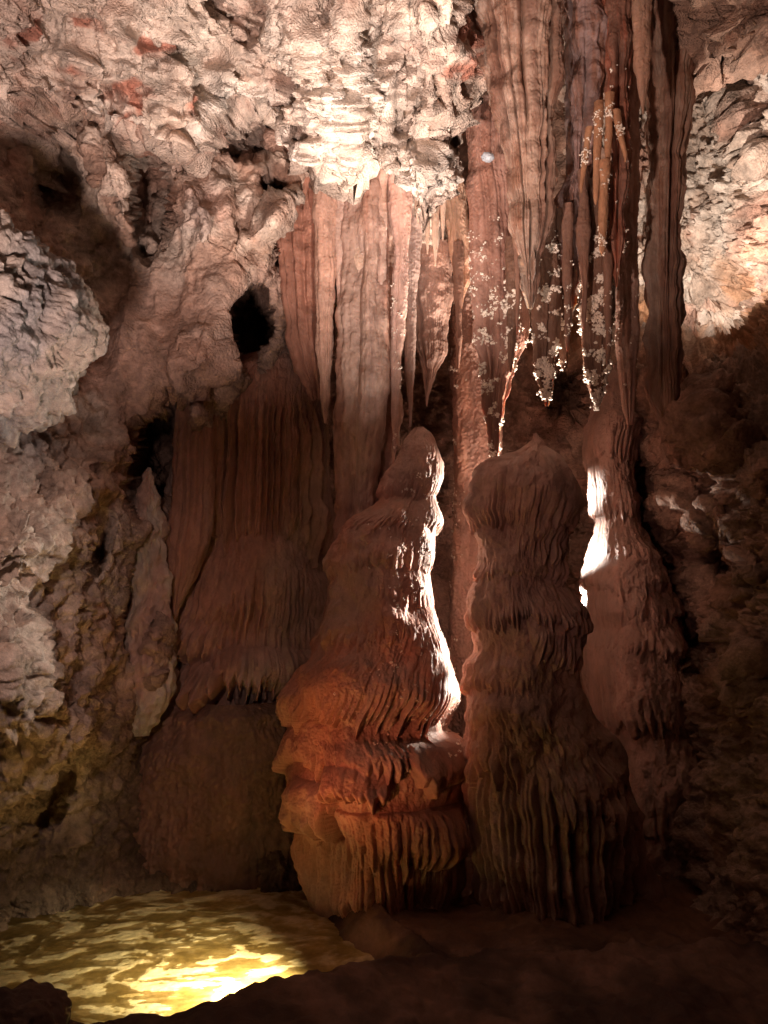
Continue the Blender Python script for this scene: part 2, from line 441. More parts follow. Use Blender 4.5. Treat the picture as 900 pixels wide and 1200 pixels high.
# ------------------------------------------------------------------ the setting
def left_wall():
    f = rbf([(-900, 600, 1.2), (-900, -100, 1.3), (-900, 1300, 1.1), (-450, 600, 2.0), (-450, 1250, 1.9), (-450, 0, 2.1),
             (-200, 600, 2.8), (-200, 100, 3.2), (-200, 1150, 2.7),
             (0, 600, 3.5), (0, 900, 3.8), (0, 1060, 4.45), (0, 1200, 4.6), (0, 330, 4.0), (0, 150, 4.1), (0, -80, 4.4),
             (70, 600, 3.9), (75, 850, 4.0), (70, 1040, 4.75), (60, 200, 4.4),
             (120, 200, 4.55), (150, 330, 4.85), (100, 420, 4.6), (190, 380, 4.75), (240, 330, 4.7), (235, 430, 4.75),
             (130, 560, 4.5), (120, 700, 4.5), (130, 850, 4.8), (160, 1000, 5.1), (110, 1040, 4.9),
             (250, 220, 4.85), (330, 235, 5.0), (250, 60, 5.0), (420, 100, 5.2), (420, 300, 5.75),
             (185, 700, 5.3), (200, 900, 5.45), (290, 900, 5.55), (290, 1030, 5.1), (360, 1030, 5.1), (370, 930, 5.5), (440, 900, 6.0), (440, 600, 6.1),
             (300, 480, 5.9), (200, 1100, 4.95), (400, 1150, 5.0)])
    U, Vv = np.meshgrid(axis([(-900, -60, 9), (-60, 420, 1.7), (420, 470, 6)]), axis([(-160, -20, 8), (-20, 1080, 1.9), (1080, 1180, 6)]))
    Y = f(U, Vv)
    ft = lambda *a, **k: feature(U, Vv, *a, **k)
    # recesses
    Y += 1.7 * ft(291, 385, 34, 62, 4, .45, warp=.12, seed=1)
    Y += 1.10 * ft(190, 535, 40, 80, 12, .5, seed=2)
    Y += .8 * ft(174, 235, 27, 75, 8, .5, seed=3)
    Y += .60 * ft(285, 150, 55, 45, 30, .5, seed=4)
    Y += .35 * ft(62, 190, 38, 85, -8, .6, seed=5)
    Y += .50 * ft(318, 222, 24, 26, 20, .5, seed=6)
    Y += .55 * ft(165, 700, 22, 125, 10, .8, seed=7)
    Y += .35 * ft(120, 640, 16, 60, 20, .8, seed=8)
    Y += .30 * ft(60, 940, 22, 70, 20, .9, seed=9)
    Y += .7 * ft(345, 275, 32, 45, 20, .7, seed=19)
    # bosses and ribs
    Y -= .40 * ft(128, 200, 34, 100, -14, .9, seed=10)
    Y -= .30 * ft(238, 430, 42, 75, 5, 1., seed=11)
    Y -= .25 * ft(232, 492, 15, 20, 0, .8, warp=.1, seed=11)
    Y -= .28 * ft(235, 250, 48, 60, 0, 1., seed=12)
    Y -= .34 * ft(318, 258, 66, 17, -42, 1., warp=.12, seed=13)
    Y -= .25 * ft(40, 640, 60, 90, 0, 1., seed=14)
    Y -= .22 * ft(100, 560, 45, 60, 10, 1., seed=15)
    Y -= .3 * ft(20, 800, 50, 110, 5, 1., seed=16)
    Y -= .25 * ft(105, 850, 34, 90, 15, 1., seed=17)
    Y -= .4 * ft(185, 760, 22, 110, 6, 1., seed=18)
    Y = np.maximum(Y, .6)
    P = at(U, Vv, Y)
    c = P.astype(F32)
    low = smooth(900, 1000, Vv) * smooth(100, 170, U)                 # the pebbly apron under the flowstone
    rough = smooth(140, 60, U) * smooth(380, 520, Vv)
    l1, i1, _ = lumps(c, 3.2, 1); l2, i2, _ = lumps(c, 9., 2); a3 = worley(c * 26.)[0]
    soft = 1 - .85 * np.maximum(ft(190, 385, 140, 125, 0, .6, seed=91), ft(250, 260, 80, 80, 0, .6, seed=92))
    d = .085 * fbm(c * 1.9, 4) + .10 * fbm(c * np.array([3.2, 3.2, .8], F32) + 70, 3) * smooth(60, 130, U) * smooth(560, 480, Vv) + (.05 * (fbm(c * 4.2 + 3, 4, .55)) + .022 * fbm(c * 14 + 5, 4, .6)) * soft
    pit = fbm(c * 8 + 40, 3)
    d += (.030 * np.minimum(l2, .5) + .014 * (1 - np.minimum(a3 * 1.4, 1))) * (.12 + 1.2 * rough)
    d -= .05 * smooth(.25, .5, pit) * (.25 + rough) * soft
    d += .012 * fbm(c * np.array([12, 12, 5], F32) + 11, 4, .6) + .006 * fbm(c * 34, 3)
    d += .035 * fbm(c * np.array([9, 9, 1.2], F32), 3, ridge=True) * smooth(120, 200, U) * smooth(880, 920, Vv)
    P = displace(P, d.astype(float))
    w = smooth(-.3, .4, fbm(c * 1.4 + 9, 4))
    t = mixc(mixc(PALE * np.ones(P.shape), PINK * .95, w), BROWN, .7 * smooth(.0, .6, fbm(c * 2.6 + 21, 4)))
    white = smooth(170, 60, U) * smooth(450, 600, Vv)
    t = mixc(t, PALE * 1.12, .65 * white)
    t = mixc(t, PINK * .8, .8 * smooth(110, 180, U) * smooth(280, 360, Vv))
    t = mixc(t, GREY * 1.1, .8 * feature(U, Vv, 40, 520, 42, 60, 10, 1., seed=31))
    t = mixc(t, GREY * 1.2, .5 * feature(U, Vv, 235, 250, 42, 50, 0, 1., seed=32))
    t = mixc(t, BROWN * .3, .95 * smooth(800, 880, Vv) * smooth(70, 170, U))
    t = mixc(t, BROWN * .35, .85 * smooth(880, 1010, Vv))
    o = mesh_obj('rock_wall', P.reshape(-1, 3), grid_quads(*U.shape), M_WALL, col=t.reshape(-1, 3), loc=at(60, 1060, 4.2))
    tag(o, 'pale crumbly limestone wall with dark hollows rising left of the pool', 'rock wall', kind='thing')

def right_wall():
    f = rbf([(560, 0, 6.4), (560, 500, 6.6), (560, 900, 6.6), (560, 1120, 6.2), (640, 450, 6.7), (660, 620, 7.1), (680, 880, 6.4),
             (760, 100, 6.8), (760, 400, 6.5), (775, 470, 5.35), (775, 560, 5.7), (760, 800, 6.1), (760, 1120, 5.7),
             (850, 60, 6.2), (860, 250, 6.4), (850, 400, 6.2), (850, 465, 5.15), (850, 620, 4.9), (850, 800, 4.7), (850, 1100, 4.6),
             (930, 200, 5.6), (930, 380, 5.3), (930, 500, 4.5), (930, 800, 4.1), (930, 1100, 4.0),
             (1100, 200, 3.4), (1100, 600, 3.0), (1100, 1100, 2.8), (1500, 600, 1.7), (1500, 0, 1.8), (1500, 1250, 1.6)])
    U, Vv = np.meshgrid(axis([(455, 560, 6), (560, 700, 4), (700, 930, 1.7), (930, 1500, 9)]), axis([(-260, -20, 8), (-20, 900, 1.9), (900, 1200, 5)]))
    Y = f(U, Vv)
    ft = lambda *a, **k: feature(U, Vv, *a, **k)
    Y += .5 * ft(670, 470, 40, 45, 0, .6, seed=41)
    Y += .55 * ft(850, 650, 35, 38, 25, .6, seed=42)
    Y += .4 * ft(795, 470, 20, 26, 10, .6, seed=43)
    Y += .5 * ft(830, 770, 40, 60, -25, .7, seed=44)
    Y -= .45 * ft(826, 500, 40, 55, 0, .9, seed=55)
    Y -= .35 * ft(800, 590, 40, 42, 0, 1., seed=45)
    Y -= .3 * ft(830, 620, 34, 30, 20, 1., seed=46)
    Y -= .3 * ft(885, 560, 40, 36, -20, 1., seed=47)
    Y -= .3 * ft(880, 670, 30, 40, 0, 1., seed=48)
    Y -= .25 * ft(850, 800, 90, 13, 62, 1., seed=49)
    Y -= .25 * ft(880, 780, 80, 11, 66, 1., seed=50)
    Y -= .3 * ft(870, 150, 14, 150, -25, 1., seed=51)
    Y = np.maximum(Y, .7)
    P = at(U, Vv, Y); c = P.astype(F32)
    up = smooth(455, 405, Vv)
    l1, i1, _ = lumps(c, 3.6, 4); l2, i2, _ = lumps(c, 8., 5); a3 = worley(c * 24.)[0]
    d = .10 * fbm(c * 2.2 + 13, 4, .55) + .05 * fbm(c * 6 + 3, 4, .55) + .02 * fbm(c * 17, 3)
    d += .15 * np.minimum(l1, .45) * (1 - .9 * up) + .06 * np.minimum(l2, .5) + .022 * (1 - np.minimum(a3 * 1.4, 1)) * (.6 + up)
    d += -.25 * up * smooth(.2, .5, fbm(c * 2.1 + 60, 4, .55)) + .06 * fbm(c * 4.5 + 2, 4, .6, ridge=True) * up + .05 * fbm(c * np.array([7, 7, 16], F32) + np.array([0, 0, 1], F32) * c[..., :1] * 6, 3, ridge=True)
    P = displace(P, d.astype(float))
    w = smooth(-.2, .4, fbm(c * 1.7 + 3, 4))
    t = mixc(mixc(PALE * 1.1 * np.ones(P.shape), PINK * 1.05, w), WHITE * .9, .8 * smooth(.05, .4, fbm(c * 3 + 31, 4)) * up)
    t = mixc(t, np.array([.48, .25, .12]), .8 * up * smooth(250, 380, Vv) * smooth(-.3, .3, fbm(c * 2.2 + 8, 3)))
    t = mixc(t, BROWN * .8, .75 * (1 - up))  # shade of the unlit lower wall is put into its colour
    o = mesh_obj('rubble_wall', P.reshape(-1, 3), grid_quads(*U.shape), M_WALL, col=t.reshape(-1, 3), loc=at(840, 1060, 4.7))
    tag(o, 'rough lumpy rock wall on the right, white above, its shaded lower part tinted dark brown', 'rock wall', kind='thing')

def back_wall():
    U, Vv = np.meshgrid(np.arange(330, 760, 4.), np.arange(-250, 1180, 4.))
    f = rbf([(330, 0, 6.3), (330, 600, 6.4), (330, 1100, 6.3), (540, 300, 6.7), (540, 600, 6.9), (540, 1100, 6.5), (760, 0, 7.0), (760, 600, 7.4), (760, 1100, 6.8), (540, -200, 6.2)])
    P = at(U, Vv, f(U, Vv)); c = P.astype(F32)
    d = .16 * fbm(c * 1.8, 4) + .06 * fbm(c * np.array([9, 9, 3], F32), 4) + .02 * fbm(c * 22, 3)
    P = displace(P, d.astype(float))
    t = mixc(BROWN * np.ones(P.shape), PINK * .8, smooth(-.2, .4, fbm(c * 2, 3)))
    structure(mesh_obj('back_wall', P.reshape(-1, 3), grid_quads(*U.shape), M_WALL, col=t.reshape(-1, 3)))

LIP = np.array([(-900, 250), (-300, 170), (-60, 130), (0, 112), (38, 104), (62, 108), (75, 122), (95, 128), (112, 118), (128, 134), (150, 146), (170, 150), (185, 168),
                (205, 172), (222, 150), (245, 128), (262, 116), (285, 106), (312, 112), (326, 130), (332, 172), (352, 186), (372, 190), (392, 200),
                (410, 196), (424, 176), (446, 186), (462, 206), (480, 226), (498, 240), (508, 246), (520, 236), (532, 210), (542, 176), (555, 120), (570, 60), (585, 10), (610, -40), (650, -70),
                (700, -80), (780, -70), (806, -30), (822, 20), (834, 52), (846, 60), (866, 58), (884, 44), (905, 26), (960, 10), (1200, -60), (1700, -160)], float)

def ceiling():
    u = axis([(-900, -40, 9), (-40, 640, 1.8), (640, 800, 4), (800, 920, 2.2), (920, 1700, 10)])
    lip = np.interp(u, LIP[:, 0], LIP[:, 1])
    jag = np.maximum(0, n1(u * .085, 3)) * 22 + np.maximum(0, n1(u * .21, 5)) * 12
    lip = lip + jag * smooth(320, 350, u) * smooth(545, 520, u)
    dep = np.interp(u, [-900, -200, 0, 150, 330, 400, 505, 560, 700, 850, 1000, 1700], [1.5, 3.0, 3.75, 4.15, 4.5, 4.5, 4.7, 4.75, 4.8, 4.6, 3.7, 1.7])
    v = np.concatenate([np.linspace(-1, 0, 16)[:-1], np.linspace(0, 1, 190)[:-1], np.linspace(1, 2, 40)])
    U, Vv = np.meshgrid(u, v)
    lipg = lip[None] * np.ones_like(U); dg = dep[None] * np.ones_like(U)
    top = -60.0
    py = np.where(Vv <= 0, lipg + 0 * Vv, np.where(Vv <= 1, lipg + (top - lipg) * np.clip(Vv, 0, 1), top - 1100 * (Vv - 1) ** 1.3))
    k = np.clip((lipg - py) / 200., 0, 1.2)
    Y = dg * (1 - .11 * k - .05 * k * k)
    Y = np.where(Vv > 1, dg * (1 - .11 * 1.0 - .05) * (1 - .92 * np.clip(Vv - 1, 0, 1) ** .8), Y)
    P = at(U, py, Y)
    # the underside of the lip runs back into the rock
    back = np.clip(-Vv, 0, 1)
    P[..., 1] += 1.3 * back; P[..., 2] += .55 * back ** .7 + .0
    # round the lip over
    P[..., 1] -= .10 * np.exp(-((lipg - py) / 16.) ** 2) * (Vv >= 0) * 0
    c = P.astype(F32)
    tilt = np.array([[.93, 0, .36], [0, 1, 0], [-.36, 0, .93]], F32)
    ct = c @ tilt
    cal = feature(U, py, 405, 90, 120, 130, 20, 1., seed=61)
    cal = np.maximum(cal, feature(U, py, 495, 205, 60, 50, 40, 1., seed=62))
    _, cell, _ = worley(ct * np.array([2.6, 2.6, 7.5], F32) + .35 * fbm(c * 5, 3)[..., None])
    _, cell2, _ = worley(ct * np.array([8, 8, 17], F32) + .25 * fbm(c * 9, 2)[..., None])
    a3 = worley(c * 28.)[0]
    d = .10 * fbm(c * 1.8 + 2, 4) + .05 * fbm(c * 6 + 1, 4, .55) + .018 * fbm(c * 22, 4, .6)
    brec = 1 - .8 * cal
    d += brec * (.17 * (cell - .5) + .08 * (cell2 - .5)) - .22 * smooth(.18, .5, fbm(c * 2.3 + 50, 4, .55)) * (Vv > 0)
    d += cal * (.075 * fbm(c * 8 + 7, 4, .62, ridge=True) + .04 * (1 - np.minimum(1.5 * a3, 1)) + .05 * fbm(c * 4 + 17, 3))
    d *= np.where(Vv < 0, 1.3, 1)
    P = displace(P, d.astype(float))
    t = mixc(PALE * 1.05 * np.ones(P.shape), PINK * .95, smooth(-.25, .45, fbm(c * 1.6 + 5, 4)))
    t = mixc(t, PALE * 1.2, .7 * smooth(.45, .9, cell2))
    red = np.zeros_like(U)
    for (x, y, rx, ry, ro, sd) in ((92, 92, 34, 24, 20, 1), (152, 118, 40, 22, 25, 2), (32, 40, 20, 28, 20, 3), (112, 28, 50, 14, 25, 4), (230, 120, 30, 16, 10, 5), (175, 60, 20, 8, 20, 9), (430, 130, 18, 22, 0, 6), (540, 60, 26, 60, 10, 7)):
        red = np.maximum(red, feature(U, py, x, y, rx, ry, ro, .6, warp=1.0, seed=70 + sd))
    t = mixc(t, RUST * 1.25, .85 * red * (.4 + .6 * smooth(-.2, .1, fbm(c * 7, 3))))
    t = mixc(t, WHITE, .9 * cal)
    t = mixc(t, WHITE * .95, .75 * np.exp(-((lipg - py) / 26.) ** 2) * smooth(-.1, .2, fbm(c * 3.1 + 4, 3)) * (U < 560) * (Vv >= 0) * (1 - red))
    far = smooth(560, 640, U) * 1.0
    t = mixc(t, BROWN, .8 * far)
    # run the roof on overhead
    last = P[-1]; extra = [np.stack([last[:, 0] * 1.0, last[:, 1] - q, np.maximum(last[:, 2], 4.6) + .3 * n1(last[:, 0] * 1.3 + q, 2)], -1) for q in (1., 2.2, 4., 6.)]
    P = np.concatenate([P, np.stack(extra)], 0)
    t = np.concatenate([t, np.repeat(t[-1:], 4, 0)], 0)
    structure(mesh_obj('ceiling', P.reshape(-1, 3), grid_quads(*P.shape[:2]), M_CALC, col=t.reshape(-1, 3)))

def floor_height(x, y):
    """mud bank in the foreground, dipping to the pool on the left"""
    p = np.stack([x, y, np.zeros_like(x)], -1).astype(F32)
    h = .06 * fbm(p * 1.1, 4) + .022 * fbm(p * 7, 4, .6) + .012 * (1 - np.minimum(1, 1.6 * worley(p * 13.)[0]))
    # crest line of the bank: near the camera on the left, further off on the right
    xs = [-6, -1.75, -1.35, -1.0, -.75, -.5, -.25, 0, .6, 6]
    cy = np.interp(x, xs, [2.6, 2.75, 2.85, 2.95, 3.0, 3.15, 3.35, 3.6, 3.9, 4.0])
    cz = np.interp(x, xs, [.30, .22, .18, .20, .22, .25, .22, .16, .10, .10])
    cy = cy + .06 * n1(x * 2.2, 5); cz = cz + .03 * n1(x * 3.1, 6)
    front = cz * smooth(cy - 2.2, cy, y) + .0
    drop = smooth(cy - .02, cy + .2, y)
    pool = 1 - smooth(-.15, .35, x - np.interp(y, [3, 4, 4.4, 5, 7], [.0, -.1, -.35, -.5, -.6]))
    back = np.where(pool > 0, cz * (1 - drop) - .22 * drop * pool + .06 * drop * (1 - pool), 0)
    base = np.where(y < cy, front, back + (1 - pool) * 0)
    rise = 0.4 * smooth(4.9, 6.5, y) * 0
    return base + h * (1 - .5 * pool * drop) + rise

def ground():
    xs = np.concatenate([np.arange(-9, -2.4, .12), np.arange(-2.4, 2.2, .018), np.arange(2.2, 9, .12)])
    ys = np.concatenate([np.arange(-6, 2, .15), np.arange(2, 5.6, .016), np.arange(5.6, 9.5, .1)])
    X, Y = np.meshgrid(xs, ys)
    Z = floor_height(X, Y)
    P = np.stack([X, Y, Z], -1)
    c = P.astype(F32)
    t = mixc(MUD * np.ones(P.shape), MUD * 2.4, smooth(-.2, .4, fbm(c * 2, 4)))
    t = mixc(t, np.array([.17, .085, .05]), smooth(4.0, 4.5, Y) * smooth(-.4, .1, X))
    structure(mesh_obj('cave_floor', P.reshape(-1, 3), grid_quads(*X.shape), M_MUD, col=t.reshape(-1, 3)))
    # bed of the pool: rimstone ripples and calcite rafts just under the surface
    xs = np.concatenate([np.arange(-4.2, -2.6, .06), np.arange(-2.6, .12, .009)]); ys = np.concatenate([np.arange(2.7, 5.2, .009), np.arange(5.2, 6.4, .03)])
    X, Y = np.meshgrid(xs, ys)
    p = np.stack([X, Y, np.zeros_like(X)], -1).astype(F32)
    q = p * np.array([4.6, 9.0, 1], F32) + 1.1 * fbm(p * 2.1, 3)[..., None]
    r = fbm(q, 5, .58)
    Z = -.058 + .0035 * smooth(-.25, .45, r) + .003 * fbm(p * np.array([5, 13, 1], F32) + 3, 5, .62)
    P = np.stack([X, Y, Z], -1)
    t = mixc(np.array([.34, .26, .11]) * np.ones(P.shape), np.array([.60, .50, .29]), smooth(-.55, .6, r + .35 * fbm(p * 6, 3)))
    structure(mesh_obj('pool_bed', P.reshape(-1, 3), grid_quads(*X.shape), M_BED, col=t.reshape(-1, 3)))
    # still water
    m = bpy.data.materials.new('still_pool_water'); m.use_nodes = True
    nt = m.node_tree; N = nt.nodes; L = nt.links; N.clear()
    out = N.new('ShaderNodeOutputMaterial'); mix = N.new('ShaderNodeMixShader'); tr = N.new('ShaderNodeBsdfTransparent'); gl = N.new('ShaderNodeBsdfGlossy')
    tr.inputs[0].default_value = (.98, .93, .81, 1); gl.inputs['Roughness'].default_value = .04
    fr = N.new('ShaderNodeFresnel'); fr.inputs[0].default_value = 1.33
    ns = N.new('ShaderNodeTexNoise'); ns.inputs['Scale'].default_value = 9; ns.inputs['Detail'].default_value = 3
    ge = N.new('ShaderNodeNewGeometry'); L.new(ge.outputs['Position'], ns.inputs['Vector'])
    bp = N.new('ShaderNodeBump'); bp.inputs['Strength'].default_value = .08; bp.inputs['Distance'].default_value = .02
    L.new(ns.outputs[0], bp.inputs['Height']); L.new(bp.outputs[0], gl.inputs['Normal']); L.new(bp.outputs[0], fr.inputs['Normal'])
    half = N.new('ShaderNodeMath'); half.operation = 'MULTIPLY'; half.inputs[1].default_value = .6; L.new(fr.outputs[0], half.inputs[0]); L.new(half.outputs[0], mix.inputs[0]); L.new(tr.outputs[0], mix.inputs[1]); L.new(gl.outputs[0], mix.inputs[2]); L.new(mix.outputs[0], out.inputs[0])
    xs = np.linspace(-4.2, .1, 40); ys = np.linspace(2.8, 6.4, 40); X, Y = np.meshgrid(xs, ys)
    P = np.stack([X, Y, np.full_like(X, -.056)], -1)
    structure(mesh_obj('pool_water', P.reshape(-1, 3), grid_quads(40, 40), m))

def boulder(name, px, py, Y, rad, seed, tint, mat, rough=1.0, n=260):
    th, ph = np.meshgrid(np.linspace(.02, math.pi - .02, n), np.linspace(0, 2 * math.pi, int(n * 1.5), endpoint=False), indexing='ij')
    D = np.stack([np.sin(th) * np.cos(ph), np.sin(th) * np.sin(ph), np.cos(th)], -1)
    c0 = at(px, py, Y); P = c0 + D * np.array(rad); c = P.astype(F32)
    l2, i2, _ = lumps(c, 7., seed); a3 = worley(c * 20. + seed)[0]
    R = min(rad)
    d = R * .35 * fbm(c * (.55 / R) + seed, 4) + rough * (.05 * fbm(c * 7 + seed, 4, .6) + .10 * np.minimum(l2, .5) * R * 2 + .03 * (1 - np.minimum(1.4 * a3, 1)))
    P = P + D * d[..., None]
    V = P.reshape(-1, 3); Q = grid_quads(*th.shape, wrap=True)
    r = Dripstone(); r.P = P
    t = tint(r) if callable(tint) else np.broadcast_to(tint, P.shape)
    return mesh_obj(name, V, Q, mat, col=t.reshape(-1, 3), loc=c0 - np.array([0, 0, rad[2] * .8]))

left_wall(); right_wall(); back_wall(); ceiling(); ground()

o = boulder('rock_outcrop', -70, 375, 3.25, (.60, .75, .52), 3, tint_noise(PALE * .62, GREY * .6, 2.2, 4), M_WALL, .75, 320)
tag(o, 'pale knobbly rock outcrop jutting from the left wall above the grey patch', 'rock')
o = boulder('boulder', 5, 1215, 2.45, (.20, .20, .13), 5, MUD * 1.2, M_MUD, .3, 120)
tag(o, 'dark rounded boulder at the near left edge of the pool', 'boulder')
# ------------------------------------------------------------------ big stalagmites
def split_py(Y, names, cuts):
    """parts from the top down: names[i] ends at photo row cuts[i]; edges follow the drips"""
    def fn(r):
        zc = [float(zat(c, Y)) for c in cuts]
        fid = np.full(r.Z.shape, len(names) - 1)
        Zw = r.Z + .03 * n1(r.PH * 4, 3)
        for k in range(len(cuts) - 1, -1, -1):
            fid = np.where(Zw > zc[k], k, fid)
        return names, fid
    return fn

FLOWRED = np.array([.42, .205, .145]); FLOWPINK = np.array([.42, .27, .22])

def stalagmite_knob():
    Y = 4.95; Yf = 4.55
    o = [(501, 483, 495), (505, 476, 503), (514, 468, 509), (526, 464, 513), (545, 462, 519), (560, 455, 519), (572, 452, 516), (586, 446, 512), (602, 426, 513), (618, 402, 511), (636, 388, 508),
         (660, 384, 505), (690, 386, 506), (715, 384, 511), (740, 382, 516), (765, 370, 524), (790, 348, 529), (815, 342, 529), (838, 340, 519), (856, 344, 516),
         (866, 340, 534), (885, 337, 545), (910, 338, 548), (945, 346, 546), (975, 356, 541), (1005, 362, 537), (1040, 368, 536), (1090, 372, 542), (1130, 364, 550)]
    S_ = .45
    tiers = [T(515, 572, 0.056, 16, .03, .01, 2, Yf), T(570, 612, 0.08, 14, .05, .016, 3, Yf, wob=.04), T(600, 662, 0.064, 12, .04, .012, 4, Yf, wob=.05),
             T(650, 705, 0.064, 14, .05, .014, 5, Yf, wob=.05), T(692, 758, 0.096, 15, .07, .018, 6, Yf, wob=.06),
             T(735, 845, 0.192, 20, .11, .028, 7, Yf, wob=.05, lean=.25, p=.75), T(748, 800, 0.16, 16, .05, .02, 8, Yf, s0=-.8, s1=.1, se=.25),
             T(848, 905, 0.16, 16, .07, .022, 9, Yf, wob=.04), T(862, 925, 0.208, 13, .05, .02, 10, Yf, s0=.12, s1=1.2, se=.15, p=.5),
             T(893, 935, 0.208, 18, .06, .022, 11, Yf, s0=-.34, s1=.12, se=.1, p=.5), T(918, 972, 0.24, 16, .08, .024, 12, Yf, s0=-.62, s1=-.22, se=.1, p=.5),
             T(950, 1016, 0.256, 17, .10, .06, 13, Yf, full=.7, s0=-.3, s1=.55, se=.1, p=.45), T(968, 990, 0.192, 12, .03, .01, 14, Yf, s0=-.8, s1=-.3, se=.1, p=.4),
             T(985, 1082, 0.16, 15, .05, .06, 15, Yf, full=.7, wob=.05, p=.35), T(1060, 1105, 0.144, 8, .04, .02, 16, Yf, wob=.05, p=.5)]
    r = column(o, Y, tiers, ratio=.85, dz=.0042, ds=.0048, lump=.055, mid=.013, fine=.004, flute=.002, fn=13, seed=1, yaw_lobes=.14, bead=.004, bfreq=45, smoothw=1.2, calm=1.15)
    root = finish(r, 'stalagmite', M_FLOW, tint_noise(FLOWRED, FLOWPINK * .95, 1.6, 3),
                  split_py(4.55, ['knob', 'shaft', 'flowstone_skirt', 'base'], [588, 742, 856]))
    tag(root, 'reddish stalagmite with a rounded knob and tiered dripping skirts at the edge of the pool', 'stalagmite')
    coral(r, 900, 5, .004, .009, root, .38, .93, .2, side=.65, clump=6.)

def stalagmite_mushroom():
    Y = 4.74; Yf = 4.47
    o = [(508, 624, 630), (516, 619, 637), (526, 606, 648), (532, 588, 655), (540, 570, 660), (550, 558, 663), (565, 554, 664), (585, 549, 665), (600, 548, 662), (612, 556, 656), (640, 557, 650),
         (665, 556, 656), (690, 552, 662), (710, 549, 672), (735, 550, 676), (760, 553, 676), (800, 550, 680), (840, 547, 692), (870, 548, 712), (900, 547, 728), (930, 550, 734),
         (970, 556, 735), (1020, 563, 736), (1090, 570, 738), (1130, 566, 742)]
    tiers = [T(535, 612, 0.08, 15, .06, .022, 22, Yf, wob=.04, p=.6), T(578, 652, .075, 15, .09, .07, 23, Yf, lean=.35, s0=-.1, s1=1, se=.1),
             T(640, 672, 0.048, 14, .03, .01, 24, Yf), T(680, 730, 0.08, 18, .07, .022, 25, Yf, wob=.05), T(700, 778, 0.064, 11, .07, .035, 26, Yf, lean=.3, s0=-.05, s1=.6, se=.1),
             T(690, 742, 0.07, 12, .05, .02, 27, Yf, s0=.25, s1=.9, se=.15),
             T(770, 815, 0.056, 16, .06, .016, 28, Yf, wob=.05, s0=-1, s1=.1, se=.2), T(815, 858, 0.096, 16, .06, .02, 29, Yf, wob=.05, s0=-1., s1=.2, se=.2),
             T(845, 915, 0.16, 15, .10, .03, 30, Yf, wob=.05), T(880, 960, 0.144, 13, .12, .04, 31, Yf, s0=-.1, s1=1.2, se=.15, wob=.05), T(900, 1085, .11, 10, .10, .08, 32, Yf, full=.8, p=.25, wob=.04)]
    r = column(o, Y, tiers, ratio=.6, dz=.0045, ds=.005, lump=.055, mid=.011, fine=.0032, flute=.002, fn=11, seed=2, yaw_lobes=.14, smoothw=1.2)
    root = finish(r, 'stalagmite', M_FLOW, tint_noise(FLOWPINK, FLOWPINK * .8, 1.6, 5),
                  split_py(4.65, ['cap', 'shaft', 'flowstone_skirt', 'base'], [650, 785, 862]))
    tag(root, 'tall mushroom capped stalagmite with fluted skirts, middle of the three great ones', 'stalagmite')

def stalagmite_backlit():
    Y = 5.75; Yf = 5.4
    o = [(430, 716, 728), (455, 703, 733), (480, 697, 738), (500, 689, 747), (518, 686, 745), (538, 690, 738), (575, 695, 742), (620, 697, 750), (650, 693, 762), (680, 687, 772), (710, 687, 780),
         (738, 693, 786), (762, 684, 792), (800, 690, 800), (860, 700, 812), (930, 703, 820), (1000, 700, 826), (1090, 690, 834), (1130, 688, 838)]
    tiers = [T(470, 530, 0.072, 14, .06, .02, 41, Yf), T(540, 600, 0.048, 13, .05, .014, 42, Yf), T(610, 650, 0.048, 14, .05, .012, 43, Yf, wob=.05), T(650, 690, 0.056, 16, .05, .012, 44, Yf, wob=.05),
             T(690, 725, 0.064, 15, .06, .015, 45, Yf, wob=.05), T(725, 765, 0.064, 16, .06, .014, 46, Yf, wob=.05), T(770, 850, 0.096, 14, .09, .02, 47, Yf, wob=.06), T(850, 980, 0.096, 12, .1, .03, 48, Yf, wob=.06)]
    r = column(o, Y, tiers, ratio=1.9, dz=.006, ds=.006, lump=.045, mid=.014, fine=.005, flute=.005, fn=10, seed=3, yaw_lobes=.05, smoothw=1.2, calm=-1.2)
    root = finish(r, 'stalagmite', M_FLOW, tint_noise(FLOWPINK * .85, FLOWPINK * .65, 1.6, 8),
                  split_py(5.2, ['cap', 'shaft', 'base'], [535, 775]))
    tag(root, 'knobbly brown stalagmite with a blazing white left edge below the hanging coral', 'stalagmite')

def stalagmite_small():
    r = column([(1000, 749, 755), (1006, 744, 759), (1020, 738, 766), (1040, 732, 774), (1070, 727, 780), (1105, 724, 784)], 4.75, [T(1030, 1075, .02, 12, .04, .01, 51, 4.6)], dz=.006, ds=.007, lump=.02, seed=4)
    tag(finish(r, 'stalagmite', M_FLOW, FLOWPINK * .7), 'small blunt stalagmite in the dark at the foot of the backlit one', 'stalagmite')

stalagmite_knob(); stalagmite_mushroom(); stalagmite_backlit(); stalagmite_small()

# ------------------------------------------------------------------ columns from roof to floor
r = column([(270, 520, 556), (300, 522, 562), (360, 524, 572), (420, 526, 582), (500, 529, 588), (560, 531, 588), (620, 530, 580), (690, 526, 574), (760, 522, 572), (840, 520, 570), (960, 512, 574), (1110, 500, 585)],
           5.75, [T(286, 330, .02, 14, .03, .01, 61, 5.6)], dz=.006, ds=.006, lump=.02, mid=.01, fine=.004, flute=.012, fn=7, bead=.008, bfreq=40, seed=11, smoothw=1.5)
o = finish(r, 'limestone_column', M_FLOW, tint_noise(np.array([.55, .33, .25]), FLOWPINK, 2, 2), lambda r: (['column_shaft'], np.zeros(r.Z.shape, int)))
tag(o, 'slim pink beaded column standing behind the gap between the two great stalagmites', 'column')
coral(r, 700, 8, .006, .013, o, .3, .9, .1, edge=1., clump=3.)

